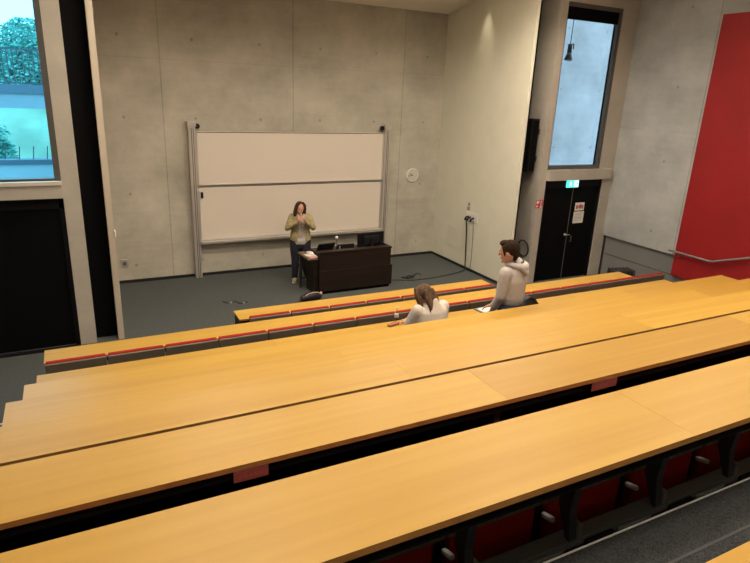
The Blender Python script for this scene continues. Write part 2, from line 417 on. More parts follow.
# ------------------------------------------------------------------ outside, seen through the windows
M_lawn = mat('lawn', (.30, .42, .30), rough=.95, var=.25, scale=.6)
M_leaf = mat('leaf_green', (.15, .40, .34), rough=.9, spec=.05, var=.35, scale=8)
M_bark = mat('bark', (.08, .06, .045), rough=.9)
M_bridge = mat('bridge_concrete', (.30, .33, .38), rough=.8, var=.08, scale=2)
M_bridgedark = mat('bridge_steel_band', (.10, .13, .18), rough=.6)
M_rail = mat('painted_railing', (.05, .07, .09), rough=.5)
struct('ground_outside', B((-70, 60, 12.05, 160, -.4, -.05)), M_lawn)
bm = bmesh.new(); prism(bm, [(21.8, -.05), (26, 2.75), (40, 2.9), (60, -.05)], 'x', -25, 25); struct('ground_bank', bm, M_lawn)
br = thing('footbridge', 'grey footbridge with barred railing crossing behind the daylight window', 'footbridge', (-1.0, 20, 2.85))
obj('deck', B((-8, 5, 0, 1.6, 0, .50)), M_bridge, br)
obj('fascia_band', B((-8, 5, -.06, 0, .40, .64)), M_bridgedark, br)
bm = B((-8, 5, .03, .07, 1.55, 1.60), (-8, 5, .03, .07, .66, .70))
for i in range(104): bm2 = box(bm, -8+.125*i, -8+.125*i+.030, .035, .065, .66, 1.56)
obj('railing', bm, M_rail, br)
obj('pier', B((-6, -5.4, .4, 1.2, -2.95, 0)), M_bridge, br); obj('pier', B((3.6, 4.2, .4, 1.2, -2.95, 0)), M_bridge, br)
pw = thing('parapet_wall', 'low pale wall topped by short posts outside the daylight window', 'wall', (-1, 14, -.05))
obj('wall_body', B((-4, 2.5, 0, .2, 0, 2.05)), mat('pale_render', (.40, .46, .52), rough=.8), pw)
obj('coping', B((-4, 2.5, -.03, .23, 2.05, 2.15)), M_bridgedark, pw)
for i in range(26):
    x = -3.9+.25*i; bm = bmesh.new(); tube(bm, [(x, .1, 2.15), (x+.03, .1, 2.40)], .011, 6); obj('post', bm, M_rail, pw)
def tree(name, label, loc, blobs, n, trunk):
    t = thing(name, label, 'tree', loc)
    bm = bmesh.new(); tube(bm, [(0, 0, 0), (.05, 0, trunk*.5), (0, .05, trunk)], [.22, .17, .10], 10)
    tube(bm, [(0, 0, trunk*.8), (.5, .1, trunk*1.2)], [.09, .05], 8); tube(bm, [(0, 0, trunk*.8), (-.5, -.1, trunk*1.25)], [.09, .05], 8)
    obj('trunk', bm, M_bark, t, smooth=True)
    rnd = random.Random(len(label)); bm = bmesh.new()
    for i in range(n):
        c, r = blobs[rnd.randrange(len(blobs))]
        d = Vector((rnd.gauss(0, 1), rnd.gauss(0, 1), rnd.gauss(0, 1))).normalized()*r*(rnd.random()**.28)
        p = Vector(c)+d; a = Vector((rnd.gauss(0, 1), rnd.gauss(0, 1), rnd.gauss(0, 1))).normalized()
        s, q = frame_of(a); L = rnd.uniform(.05, .095)
        vs = [bm.verts.new(p+s*L), bm.verts.new(p+q*L*.5), bm.verts.new(p-s*L), bm.verts.new(p-q*L*.5)]
        bm.faces.new(vs)
    obj('foliage', bm, M_leaf, t)
    return t
tree('leafy_tree', 'tall rounded leafy tree behind the footbridge railing', (-1.0, 27, -.05), [((-.2, 0, 3.6), 1.5), ((.9, 0, 3.3), 1.2), ((-1.3, .2, 3.4), 1.3), ((.1, 0, 4.7), 1.15), ((-.5, 0, 2.6), 1.2), ((.7, 0, 4.2), 1.0)], 26000, 2.6)
tree('small_tree', 'small dark leafy tree under the footbridge', (-1.75, 18.2, -.05), [((0, 0, 2.2), .5), ((.1, 0, 1.8), .45), ((-.4, 0, 2.1), .5), ((0, 0, 1.4), .4)], 1800, 1.4)
struct('wall_outside', B((7.8, 16, 11.3, 11.6, -.3, 9)), M_out)

# ------------------------------------------------------------------ unseen ceiling lamp housings (above the frame), hung low for the added upward fill
for i, (lx, ly) in enumerate(LAMPS):
    z = ceil_z(ly)
    row = {7.6: 'above the stage edge', 4.2: 'above the middle benches', -.6: 'above the upper benches'}[ly]
    colw = ['on the tree window side', 'in the middle', 'on the red wall side'][i % 3]
    t = thing('ceiling_lamp', f'suspended rectangular ceiling lamp {row} {colw}', 'lamp', (lx, ly, z), 0, 'ceiling lamps')
    obj('housing', B((-.78, .78, -.28, .28, -.61, -.50)), M_alu, t, bevel=.01)
    for rx in (-.6, .6):
        bm = bmesh.new(); tube(bm, [(rx, 0, -.5), (rx, 0, .02)], .008, 6); obj('suspension_rod', bm, M_steel, t)
t = thing('wall_spotlight', 'small ceiling spotlight washing the pale stage side panel', 'lamp', (7.48, 10.28, ceil_z(10.28)))
bm = bmesh.new(); lathe(bm, [(.05, .02), (.05, -.02), (.06, -.02), (.06, .02)], n=20); obj('housing', bm, M_alu, t)

# ------------------------------------------------------------------ benches
M_label = M_pink
XS = [-.46, 1.777, 3.99, 6.17, 8.17]
TINTS = {1: [1, 1], 2: [.98, 1.0, 1.02, .98], 3: [.95, 1, .98, 1], 4: [1, 1.0, .98, .90], 5: [.97, 1.0, .98, .86], 6: [.97, .97, 1.06, 1.05], 7: [1.03, .90, 1.03, 1.02], 8: [1, 1, 1.03, 1.0], 9: [1, 1.0, 1, 1]}
ROWN = {1: 'front', 2: 'second', 3: 'third', 4: 'fourth', 5: 'fifth', 6: 'sixth', 7: 'seventh', 8: 'eighth', 9: 'topmost'}
BLAB = {1: 'short honey coloured beech bench desk nearest the stage', 2: 'long beech bench desk second from the stage, grey seat backs behind',
        3: 'narrow strip of beech bench desk where the two seated and standing people are', 4: 'long beech bench desk directly behind the two people in the audience',
        5: 'long beech bench desk, fifth counted up from the stage', 6: 'long beech bench desk, sixth up from the stage, above a thin dark gap',
        7: 'long beech bench desk with a pink card hanging under its edge', 8: 'wide beech bench desk with red seats and dark brackets under its edge',
        9: 'corner of a beech bench desk at the very bottom, beyond the carpet'}
D = .348
for k in range(1, 10):
    x0 = {1: 1.78, 2: -.447, 3: -.478, 4: -.50, 5: -.527}.get(k, -.55); x1 = 5.96 if k == 1 else 8.19 if k < 5 else 8.6
    zt = ZT[k]-FL[k]
    t = thing('bench_desk', BLAB[k], 'desk', (0, YF[k], FL[k]), 0, 'beech bench desks in the tiers')
    xs = [x0, 3.99, x1] if k == 1 else [x0]+XS[1:-1]+[x1]
    if k == 8: xs[1] = 1.85
    for i in range(len(xs)-1):
        g = .0003
        o = obj('tabletop', B((xs[i]+g, xs[i+1]-g, -D, 0, zt-.024, zt)), [M_desk, M_edge], t, bevel=.0008)
        for p in o.data.polygons:
            if abs(p.normal.y) > .9 : p.material_index = 1
        q = TINTS[k][i]; o.color = (q, q**1.3, q**1.3, 1)
    obj('apron', B((x0+.03, x1-.03, -.33, -.30, zt-.072, zt-.026)), M_black, t)
    for xe in ((x0+.012, x0+.037), (x1-.037, x1-.012)):
        obj('end_panel', B((xe[0], xe[1], -D+.03, -.02, .0 if k == 1 else .02, zt-.025)), M_walnut if k < 3 else M_darkmetal, t)
    if k == 1:
        obj('modesty_or_shade_panel', B((x0+.04, x1-.04, -.045, -.02, .05, zt-.026)), M_walnut, t)
    if 3 <= k <= 7:
        obj('modesty_or_shade_panel', B((x0+.04, x1-.04, -.035, -.015, .06, zt-.026)), M_black, t)  # black sheet added to stand in for the deep shade under these benches
    if k != 8:
        for xm in xs[1:-1]:
            obj('leg', B((xm-.02, xm+.02, -.28, -.06, 0, zt-.025)), M_darkmetal, t)
    else:
        xx = .13
        n = 0
        for i in range(-1, 15):
            xm = xx+.553*i
            bm = bmesh.new()
            # curved bracket: foot on the rail, sweeping up and back under the top
            prof = [(.060, .036), (.125, .18), (.11, .36), (.04, .55), (-.07, .70), (-.22, zt-.03), (-.31, zt-.03), (-.31, zt-.09), (-.20, zt-.11), (-.10, .62), (-.02, .50), (.04, .34), (.055, .18), (.03, .036)]
            prism(bm, prof, 'x', xm-.022, xm+.022)
            obj('bracket', bm, M_darkmetal, t, bevel=.004)
            bm = bmesh.new()
            v = box(bm, xm+.02, xm+.05, .03, .075, .036, .11)
            obj('bracket_foot', bm, M_aludark, t, bevel=.006)

# grey rail along the edge of the eighth tier, with cable slots and white nosing
t = thing('mounting_rail', 'grey steel rail along the carpet edge under the wide bench desk', 'rail', (0, YF[8], FL[8]))
obj('profile', B((-.5, 8.6, .028, .105, 0, .036)), M_beam, t, bevel=.004)
struct('trim_carpet_seam', B((-.5, 8.6, 1.195, 1.207, 1.83, 1.832)), mat('carpet_seam', (.062, .063, .064), rough=.9))
obj('nosing', B((-.5, 8.6, .006, .013, .0, .005)), mat('nosing_white', (.85, .85, .83)), t)
for i in range(14):
    x = .2+.553*i
    obj('cable_slot', B((x, x+.17, .016, .0275, .0, .022)), M_black, t)
    obj('fixing_plate', B((x+.20, x+.42, .0165, .0275, .004, .02)), M_beam, t)

# folding seats: base at floor, back plane at y=0, sitter faces +y
def make_seat(label):
    t = thing('folding_seat', label, 'seat', (0, 0, 0), 0, 'folding seats behind the benches')
    bm = bmesh.new(); vs = box(bm, -.271, .271, -.022, .004, .50, .888)
    xform(vs, Matrix.Translation((0, 0, .5)) @ Matrix.Rotation(math.radians(5), 4, 'X') @ Matrix.Translation((0, 0, -.5)))
    obj('back_shell', bm, M_seatgrey, t, bevel=.008)
    bm = bmesh.new(); vs = box(bm, -.266, .266, .005, .050, .52, .899)
    xform(vs, Matrix.Translation((0, 0, .5)) @ Matrix.Rotation(math.radians(5), 4, 'X') @ Matrix.Translation((0, 0, -.5)))
    obj('back_cushion', bm, M_seatred, t, bevel=.014, seg=3)
    bm = bmesh.new(); vs = box(bm, -.235, .235, .0, .09, .19, .56)
    obj('seat_cushion', bm, M_seatred, t, bevel=.02, seg=3)
    obj('seat_lip', B((-.235, .235, -.05, .0, .19, .235)), M_seatred, t, bevel=.012)
    bm = bmesh.new(); tube(bm, [(-.25, .06, 0), (-.25, .06, .50)], .022, 8); tube(bm, [(.25, .06, 0), (.25, .06, .50)], .022, 8)
    tube(bm, [(-.25, .06, .34), (.25, .06, .34)], .018, 8)
    obj('support', bm, M_darkmetal, t)
    bm = bmesh.new(); vs = box(bm, -.012, .012, -.06, .01, .0, .024)
    xform(vs, Matrix.Translation((-.262, .0, .40)) @ Matrix.Rotation(math.radians(-14), 4, 'X'))
    obj('hinge_lever', bm, M_lever, t, bevel=.006)
    return t
seat0 = None
SEATROWS = [(1, 1.817+.2765, 7, 6.875, .03), (2, -.42+.2765, 16, 6.0, .025), (7, -.15, 16, YF[7]-.655, -.09)]
for (k, xs0, n, y, dz) in SEATROWS:
    for i in range(n):
        lab = {1: 'folding seat of the front row', 2: 'folding seat of the second row', 6: 'folding seat under the sixth bench', 7: 'red folding seat under the wide bench'}[k]
        lab += f', {ORD[i]} counted from the tree window side'
        loc = (xs0+.553*i, y, FL[k]+dz)
        # support reaches the floor; dz trims the height of this row's backs
        if seat0 is None: seat0 = make_seat(lab); seat0.location = loc
        else: dup(seat0, loc, label=lab)
# small cards hanging under bench edges
for x0, x1, y, z, lab in ((.437, .575, YF[7]-D-.004, ZT[7], 'pink card hanging under the bench edge on the tree window side'),
                          (2.335, 2.52, YF[7]-D-.004, ZT[7], 'pink card hanging under the bench edge on the red wall side'),
                          (.85, 1.02, YF[6]-D-.004, ZT[6], 'slim pale card tucked under the edge of the sixth bench')):
    h = .05 if z > 2.1 else .02
    o = obj('hanging_card', B((x0, x1, y, y+.003, z-.022-h, z-.020)), M_pink, None)
    tag(o, lab, 'card', 'cards hanging under the benches')
    bm = bmesh.new()
    for j in range(5): box(bm, x0+.02+.02*j, x0+.033+.02*j, y-.001, y, z-.06, z-.045)
    if h > .03: obj('printed_line', bm, mat('card_ink', (.28, .06, .05), rough=.8), o)
    else: bm.free()

# ------------------------------------------------------------------ stage: whiteboard
t = thing('whiteboard', 'large two-panel sliding whiteboard between aluminium posts on the concrete wall', 'whiteboard', (0, 11.56, 0))
for (a, b, zt_) in ((2.02, 2.15, 3.0), (6.155, 6.285, 3.0)):
    p = obj('post', B((a, b, 0, .15, 0, zt_-.06)), M_alu, t, bevel=.006)
    obj('post_groove', B((a+.05, a+.062, -.003, .0, 0, zt_-.08), (a+.085, a+.095, -.003, 0, 0, zt_-.08)), M_aludark, p)
    obj('post_cap', B((a-.015, b+.015, -.02, .15, zt_-.06, zt_+.04)), M_alu, p, bevel=.008)
for x in (2.195, 6.10):
    bm = bmesh.new(); lathe(bm, [(.045, -.03), (.05, 0), (.045, .03)], (x, .05, 2.955), 'y', 18); obj('pulley', bm, M_blackgloss, t)
for z0, z1, y in ((1.845, 2.87, .03), (.755, 1.835, .06)):
    p = obj('board', B((2.175, 6.13, y, y+.02, z0, z1)), M_wb, t)
    obj('frame_rail', B((2.15, 6.155, y-.012, y+.03, z1-.022, z1)), M_alu, p, bevel=.003)
    obj('frame_rail', B((2.15, 6.155, y-.012, y+.03, z0, z0+.022)), M_alu, p, bevel=.003)
    obj('frame_side', B((2.15, 2.18, y-.01, y+.03, z0+.035, z1-.035)), M_alu, p)
    obj('frame_side', B((6.125, 6.155, y-.01, y+.03, z0+.035, z1-.035)), M_alu, p)
    obj('frame_shade_strip', B((2.18, 6.125, y-.003, y, z1-.032, z1-.022)), M_aludark, p)  # dark strip paints the shade below the top rail
obj('pen_tray', B((2.15, 6.155, -.06, .08, .70, .752)), M_alu, t, bevel=.005)
obj('handle_clip', B((2.20, 2.245, .03, .058, 1.60, 1.72)), M_blackgloss, t, bevel=.005)

# clock
t = thing('wall_clock', 'round white wall clock on the concrete beside the whiteboard', 'clock', (6.975, 11.715, 1.915))
bm = bmesh.new(); lathe(bm, [(.15, 0), (.158, -.02), (.15, -.045), (.135, -.045), (.13, -.03)], n=36, axis='y'); obj('rim', bm, M_white, t, smooth=True)
bm = bmesh.new(); lathe(bm, [(.134, -.02), (.134, -.032)], n=36, axis='y'); obj('dial', bm, mat('clock_dial', (.55, .52, .46), rough=.5), t)
bm = bmesh.new(); v = box(bm, -.006, .006, -.037, -.034, -.01, .075); xform(v, Matrix.Rotation(math.radians(-62), 4, 'Y')); obj('hour_hand', bm, M_black, t)
bm = bmesh.new(); v = box(bm, -.005, .005, -.040, -.037, -.01, .11); xform(v, Matrix.Rotation(math.radians(-100), 4, 'Y')); obj('minute_hand', bm, M_black, t)
bm = bmesh.new()
for i in range(12):
    v = box(bm, -.004, .004, -.0345, -.032, .105, .125); xform(v, Matrix.Rotation(i*PI/6, 4, 'Y'))
obj('hour_marks', bm, M_aludark, t)

# floor socket lids
for i, (x, y, lab) in enumerate(((2.29, 10.02, 'square floor socket lid on stage carpet, nearer the windows'), (2.50, 9.92, 'square floor socket lid on stage carpet, nearer the lectern'))):
    t = thing('floor_socket', lab, 'socket', (x, y, 0), .3, 'floor sockets')
    obj('rim', B((-.085, .085, -.085, .085, 0, .005)), M_base, t)
    obj('lid', B((-.065, .065, -.065, .065, .004, .008)), M_stage, t)
    obj('lid_tab', B((-.02, .02, -.10, -.065, .0, .009)), M_alu, t)
# wall plate front wall
t = thing('wall_socket', 'small metal socket plate low on the concrete wall near the stage corner', 'socket', (.735, 11.716, .39))
obj('plate', B((-.06, .06, -.012, 0, -.08, .08)), M_alu, t, bevel=.004); obj('insert', B((-.03, .03, -.016, -.012, -.03, .03)), M_aludark, t)
t = thing('light_switch', 'small white switch on the edge of the stage side wall', 'switch', (.466, 8.97, 1.62))
obj('plate', B((0, .014, -.04, .04, -.05, .05)), M_white, t, bevel=.003); obj('rocker', B((.014, .02, -.02, .02, -.03, .03)), M_paper, t)

# sockets, poster and cables on pale side panel
t = thing('socket_panel', 'white multi-socket plate with black plugs on the pale side panel', 'socket', (7.66, 10.30, 1.19))
obj('plate', B((-.014, 0, -.30, .12, -.09, .10)), M_white, t, bevel=.004)
for y in (-.05, .03, -.17):
    bm = bmesh.new(); tube(bm, [(-.014, y, .0), (-.07, y, -.01), (-.09, y+.01, -.06)], .022, 8); obj('plug', bm, M_blackgloss, t, smooth=True)
t = thing('wall_notice', 'small printed notice above the socket plate on the pale panel', 'notice', (7.66, 10.36, 1.42))
obj('sheet', B((-.003, 0, -.07, .07, -.13, .10)), M_paper, t)
obj('printed_block', B((-.0045, -.003, -.05, .05, -.10, -.02), (-.0045, -.003, -.045, .03, .0, .07)), mat('grey_print', (.25, .24, .23)), t)
bm = bmesh.new()
tube(bm, [(7.575, 10.30, 1.14), (7.60, 10.29, .9), (7.61, 10.27, .5), (7.60, 10.22, .06), (7.56, 10.17, .015), (7.2, 10.06, .012), (6.8, 9.97, .012), (6.45, 9.93, .012), (6.1, 9.95, .012), (5.7, 10.1, .012)], [.014, .014, .013, .012, .010, .009, .008, .008, .008, .008], 8)
tag(obj('black_cable', bm, M_blackgloss, smooth=True), 'thick black cable hanging from the socket plate and trailing over the stage', 'cable', 'cables')
bm = bmesh.new()
pts = []
for i in range(40):
    a = i*.55; pts.append((5.98+.02*i*.55+.10*math.sin(a)*.9, 10.12+.07*math.cos(a*1.3)+.004*i, .012))
tube(bm, pts, .010, 6); tag(obj('loose_cable', bm, M_blackgloss, smooth=True), 'thin black cable lying tangled on the stage carpet behind the lectern', 'cable', 'cables')
bm = bmesh.new(); tube(bm, [(7.63, 10.11, 1.12), (7.645, 10.10, .8), (7.645, 10.08, .3), (7.645, 10.10, .08)], .006, 6)
tag(obj('thin_cable', bm, M_aludark, smooth=True), 'thin grey cable hanging beside the thick black cable on the panel', 'cable', 'cables')

# column loudspeaker and coiled cable in the gap
t = thing('column_speaker', 'slim black column loudspeaker on the pillar beside the pale panel', 'loudspeaker', (8.12, 9.16, 2.31))
obj('cabinet', B((-.085, .085, -.10, .10, 0, 1.02)), M_blackgloss, t, bevel=.008)
obj('grille', B((-.07, .07, -.108, -.101, .03, .99)), M_black, t, bevel=.003)
obj('bracket', B((.085, .164, -.04, .04, .2, .3), (.085, .164, -.04, .04, .72, .82)), M_darkmetal, t)
bm = bmesh.new(); pts = [(8.255-.02*math.sin(i*.3), 9.16+.15*math.cos(i*2*PI/22), .72+.17*math.sin(i*2*PI/22)) for i in range(67)]
tube(bm, pts, .012, 6); tag(obj('coiled_cable', bm, M_blackgloss, smooth=True), 'black cable coiled into a hoop on the pillar behind the standing man', 'cable', 'cables')

# signs and papers at the exit door
t = thing('exit_sign', 'lit green and white emergency exit sign above the black double door', 'sign', (9.18, YD-.02, 2.065))
obj('panel', B((-.155, .155, 0, .04, -.075, .075)), M_exit, t, bevel=.004)
bm = B((.03, .145, -.003, 0, -.065, .065)); obj('white_field', bm, M_exitwhite, t)
bm = bmesh.new()   # running figure and arrow
ball(bm, (-.075, -.003, .045), (.012, .003, .012), 10, 6)
prism(bm, [(-.095, .03), (-.065, .03), (-.055, -.005), (-.085, -.005)], 'y', -.004, -.001)
prism(bm, [(-.085, -.005), (-.07, -.005), (-.10, -.055), (-.115, -.05)], 'y', -.004, -.001)
prism(bm, [(-.07, -.005), (-.055, -.005), (-.03, -.03), (-.045, -.05)], 'y', -.004, -.001)
prism(bm, [(-.065, .028), (-.035, .01), (-.04, .0), (-.07, .015)], 'y', -.004, -.001)
obj('pictogram', bm, M_exitwhite, t)
bm = bmesh.new(); prism(bm, [(.06, .01), (.115, .01), (.115, .03), (.14, 0), (.115, -.03), (.115, -.01), (.06, -.01)], 'y', -.0055, -.0035); obj('arrow', bm, M_exit, t)
t = thing('fire_alarm_sign', 'square red fire equipment sign with white symbols on the pillar', 'sign', (8.35, YD-.004, 1.68))
obj('plate', B((-.09, .09, 0, .004, -.085, .085)), M_redsign, t)
bm = B((-.075, -.01, -.002, 0, .01, .07), (.035, .05, -.002, 0, -.06, .03), (.02, .07, -.002, 0, -.075, -.045))
prism(bm, [(-.07, -.01), (-.02, -.04), (-.07, -.07)], 'y', -.002, 0); ball(bm, (.045, -.001, .05), (.018, .002, .018), 10, 6)
obj('symbols', bm, M_paper, t)
t = thing('door_poster', 'small white and red notice taped high on the black door leaf', 'notice', (9.53, YD+.046, 1.565))
obj('sheet', B((-.135, .125, 0, .003, -.085, .085)), M_paper, t)
bm = bmesh.new(); lathe(bm, [(.05, -.002), (.05, 0)], (0.01, 0, 0), 'y', 20); box(bm, -.11, -.05, -.002, 0, -.05, .03); box(bm, .06, .105, -.002, 0, -.05, .03)
obj('red_print', bm, mat('poster_red', (.42, .10, .12), rough=.7), t)
t = thing('door_notice', 'larger white printed sheet taped under the red notice on the door', 'notice', (9.53, YD+.046, 1.335))
obj('sheet', B((-.145, .145, 0, .003, -.125, .125)), M_paper, t)
bm = B(*[(-.11, .11-.03*(j % 3), -.0015, 0, .08-.03*j, .092-.03*j) for j in range(6)]); obj('printed_lines', bm, mat('faint_print', (.45, .43, .41)), t)

# pendant spotlight seen through the clear window
t = thing('pendant_spotlight', 'small spotlight on a thin rod seen through the clear high window', 'lamp', (9.44, 9.8, 4.63))
bm = bmesh.new(); tube(bm, [(0, 0, .15), (0.02, 0, 2.3)], .008, 6); obj('rod', bm, M_blackgloss, t)
bm = bmesh.new(); tube(bm, [(.0, 0, .13), (-.02, -.02, 0)], [.045, .05], 12); tube(bm, [(-.02, -.02, 0.0), (-.05, -.04, -.14)], [.04, .085], 14, cap=False); obj('lamp_head', bm, M_blackgloss, t, smooth=True)
bm = bmesh.new(); tube(bm, [(-.06, 0, .15), (.09, 0, .17)], .014, 6); tube(bm, [(.09, 0, .17), (.10, 0, .08)], .012, 6); obj('yoke', bm, M_darkmetal, t)

# handrail on the red wall
t = thing('handrail', 'pale steel handrail running along the red wall and up the stairs', 'handrail', (10.2, 0, 0))
bm = bmesh.new(); tube(bm, [(0, 7.22, 1.01), (0, 6.40, 1.005), (0, 6.33, 1.015), (0, 1.0, 3.03)], .021, 10); obj('rail', bm, M_steel, t, smooth=True)
for y, z in ((7.0, 1.0), (5.4, 1.36), (3.6, 2.04)):
    bm = bmesh.new(); tube(bm, [(.0, y, z), (.0, y, z-.06), (.085, y, z-.07)], .008, 6); obj('bracket', bm, M_steel, t, smooth=True)

# ------------------------------------------------------------------ lectern with its things
t = thing('lectern', 'dark walnut lectern desk with two front boards on the stage', 'lectern', (0, 9.77, 0))
obj('front_panel', B((3.945, 5.45, 0, .03, .47, .80)), M_walnut, t, bevel=.004)
obj('front_panel', B((3.945, 5.49, .0, .03, .06, .464)), M_walnut, t, bevel=.004)
obj('plinth', B((3.97, 5.45, .03, .70, 0, .06)), M_black, t)
obj('top_rail', B((3.93, 5.46, -.012, .13, .80, .835)), M_walnut, t, bevel=.004)
obj('side_panel', B((3.945, 3.975, .03, .72, .06, .70)), M_walnut, t); obj('side_panel', B((5.42, 5.45, .03, .72, .06, .83)), M_walnut, t)
obj('worktop', B((3.975, 5.42, .13, .75, .69, .72)), M_walnut, t)
obj('side_table', B((3.74, 3.945, .08, .62, .675, .705)), M_worn, t, bevel=.003)
obj('table_leg', B((3.755, 3.80, .54, .585, 0, .675)), M_darkmetal, t)
obj('table_panel', B((3.875, 3.944, .09, .50, .0, .674)), M_walnut, t)
obj('leg_rail', B((3.80, 3.945, .55, .575, .18, .21)), M_darkmetal, t)
t = thing('monitor', 'black computer monitor seen from behind on the lectern', 'monitor', (5.215, 10.20, .70), .06)
obj('screen_housing', B((-.30, .30, 0, .035, .045, .33)), M_screen, t, bevel=.008)
obj('rear_bulge', B((-.17, .17, -.03, 0, .09, .27)), M_blackgloss, t, bevel=.015)
obj('stand', B((-.03, .03, -.06, -.03, .01, .22)), M_blackgloss, t); obj('stand_foot', B((-.12, .12, -.12, .08, 0.021, .032)), M_blackgloss, t, bevel=.004)
t = thing('laptop', 'open black laptop on the lectern beside the teacher', 'laptop', (4.20, 10.18, .72), .08)
obj('keyboard_base', B((-.18, .18, .0, .25, 0, .02)), M_blackgloss, t, bevel=.003)
bm = bmesh.new(); v = box(bm, -.18, .18, -.008, .006, 0, .215); xform(v, Matrix.Translation((0, 0, .02)) @ Matrix.Rotation(math.radians(34), 4, 'X')); obj('lid', bm, M_blackgloss, t, bevel=.003)
t = thing('control_panel', 'low tilted black touch panel between microphone and monitor on the lectern', 'panel', (4.66, 10.16, .72))
bm = bmesh.new(); prism(bm, [(0, 0), (.14, 0), (.14, .02), (.03, .125), (0, .125)], 'x', -.17, .17); obj('case', bm, M_blackgloss, t, bevel=.004)
obj('card_reader', B((-.15, -.13, -.003, .0, .04, .10)), M_alu, t)
t = thing('gooseneck_microphone', 'thin gooseneck microphone with pale round head on the lectern', 'microphone', (4.45, 10.14, .72))
bm = bmesh.new(); lathe(bm, [(.045, 0), (.04, .02), (.012, .03)], n=18); obj('base', bm, M_blackgloss, t)
bm = bmesh.new(); tube(bm, [(0, 0, .02), (0, .005, .15), (.0, .02, .24)], .007, 8); obj('neck', bm, M_darkmetal, t)
bm = bmesh.new(); ball(bm, (0, .02, .27), .032); obj('head', bm, M_white, t, smooth=True)
t = thing('paper_sheets', 'white and pink papers lying on the side of the lectern', 'paper', (3.86, 10.05, .706), .15)
bm = bmesh.new(); v = box(bm, -.07, .12, -.14, .14, 0, .004); obj('white_sheet', bm, M_paper, t)
bm = bmesh.new(); v = box(bm, -.08, .07, -.19, -.02, .0045, .008); obj('pink_sheet', bm, mat('pink_paper', (.62, .36, .33), rough=.8), t)
obj('curled_sheet', B((.0, .10, .02, .16, .004, .05)), M_paper, t, bevel=.02)

# handbag on the floor in front of the lectern
t = thing('handbag', 'dark handbag with a pale strap on the floor before the lectern', 'bag', (3.80, 9.52, 0), .12); t.scale = (.82, .8, .62); t.location = (3.70, 9.56, 0)
bm = bmesh.new(); tube(bm, [(-.20, 0, .10), (-.07, 0, .13), (.07, 0, .13), (.20, 0, .10)], [(.10, .07), (.13, .10), (.13, .10), (.10, .07)], 16, side=(0, 0, 1))
solid('bag_body', bm, mat('bag_leather', (.016, .010, .012), rough=.5), t, .012, 4)
bm = bmesh.new(); tube(bm, [(-.18, -.03, .17), (-.10, -.06, .245), (.02, -.06, .262), (.14, -.06, .25), (.20, -.03, .18)], [(.016, .010)]*5, 8); obj('strap', bm, mat('pale_strap', (.55, .40, .38), rough=.6), t, smooth=True)
bm = bmesh.new(); ball(bm, (.22, -.05, .20), (.035, .03, .05)); obj('tassel', bm, mat('pale_tassel', (.60, .40, .36), rough=.7), t, smooth=True)

# ------------------------------------------------------------------ things on the third bench
ZD3 = ZT[3]
t = thing('water_bottle', 'clear plastic water bottle standing on the bench before the seated woman', 'bottle', (3.315, 5.73, ZD3)); t.scale = (.8, .8, .95)
M_clear = glass('clear_plastic', (.90, .90, .86))
bm = bmesh.new(); lathe(bm, [(.030, 0), (.034, .008), (.034, .05), (.031, .06), (.034, .07), (.034, .14), (.028, .165), (.014, .185), (.014, .195)], n=20); obj('bottle_body', bm, M_clear, t, smooth=True)
bm = bmesh.new(); lathe(bm, [(.0345, .075), (.0345, .115)], n=20); obj('bottle_label', bm, mat('bottle_label', (.45, .46, .44), rough=.5), t)
bm = bmesh.new(); lathe(bm, [(.016, .19), (.016, .21)], n=16); obj('cap', bm, M_white, t)
t = thing('pencil_case', 'small reddish pencil case lying beside the water bottle', 'case', (3.24, 5.66, ZD3), .25)
bm = bmesh.new(); tube(bm, [(-.07, 0, .018), (.07, 0, .018)], [(.018, .028)]*2, 12, side=(0, 0, 1)); obj('pouch', bm, mat('terracotta_cloth', (.42, .16, .09), rough=.8), t, smooth=True)
obj('zip', B((-.06, .06, -.003, .003, .034, .038)), M_aludark, t)
t = thing('notebook', 'grey and white notebook by the hand of the standing man', 'notebook', (4.62, 5.68, ZD3), .1)
obj('cover', B((-.13, .10, -.09, .09, 0, .012)), mat('notebook_grey', (.16, .16, .17), rough=.6), t); obj('page', B((-.10, .10, -.08, .06, .012, .016)), M_paper, t)
t = thing('shoulder_bag', 'dark grey slouching shoulder bag on the bench behind the standing man', 'bag', (5.26, 5.58, ZD3), .1)
bm = bmesh.new(); prism(bm, [(-.17, 0), (.17, 0), (.06, .09), (-.06, .17), (-.15, .14)], 'y', -.06, .07)
solid('bag_body', bm, mat('dark_grey_canvas', (.030, .030, .032), rough=.8), t, .012, 4)
bm = bmesh.new(); tube(bm, [(-.14, -.02, .10), (-.08, -.07, .165), (.02, -.07, .12), (.11, -.05, .035)], .009, 8); obj('strap', bm, M_blackgloss, t, smooth=True)

# black ribbed suitcase at the far end of the second bench
t = thing('suitcase', 'black ribbed suitcase standing beyond the far end of the second bench', 'suitcase', (8.93, 7.20, 0), -.25)
bm = bmesh.new(); box(bm, -.25, .25, -.12, .12, .05, .74); obj('shell', bm, M_blackgloss, t, bevel=.07, seg=4)
bm = bmesh.new()
for i in range(6): box(bm, -.205+.075*i, -.175+.075*i, -.135, .135, .12, .755)
obj('ribs', bm, mat('rib_black', (.03, .03, .03), rough=.35), t, bevel=.012)
for sx in (-.18, .18):
    bm = bmesh.new(); lathe(bm, [(.03, -.02), (.03, .02)], (sx, 0, .03), 'x', 14); obj('wheel', bm, M_black, t)

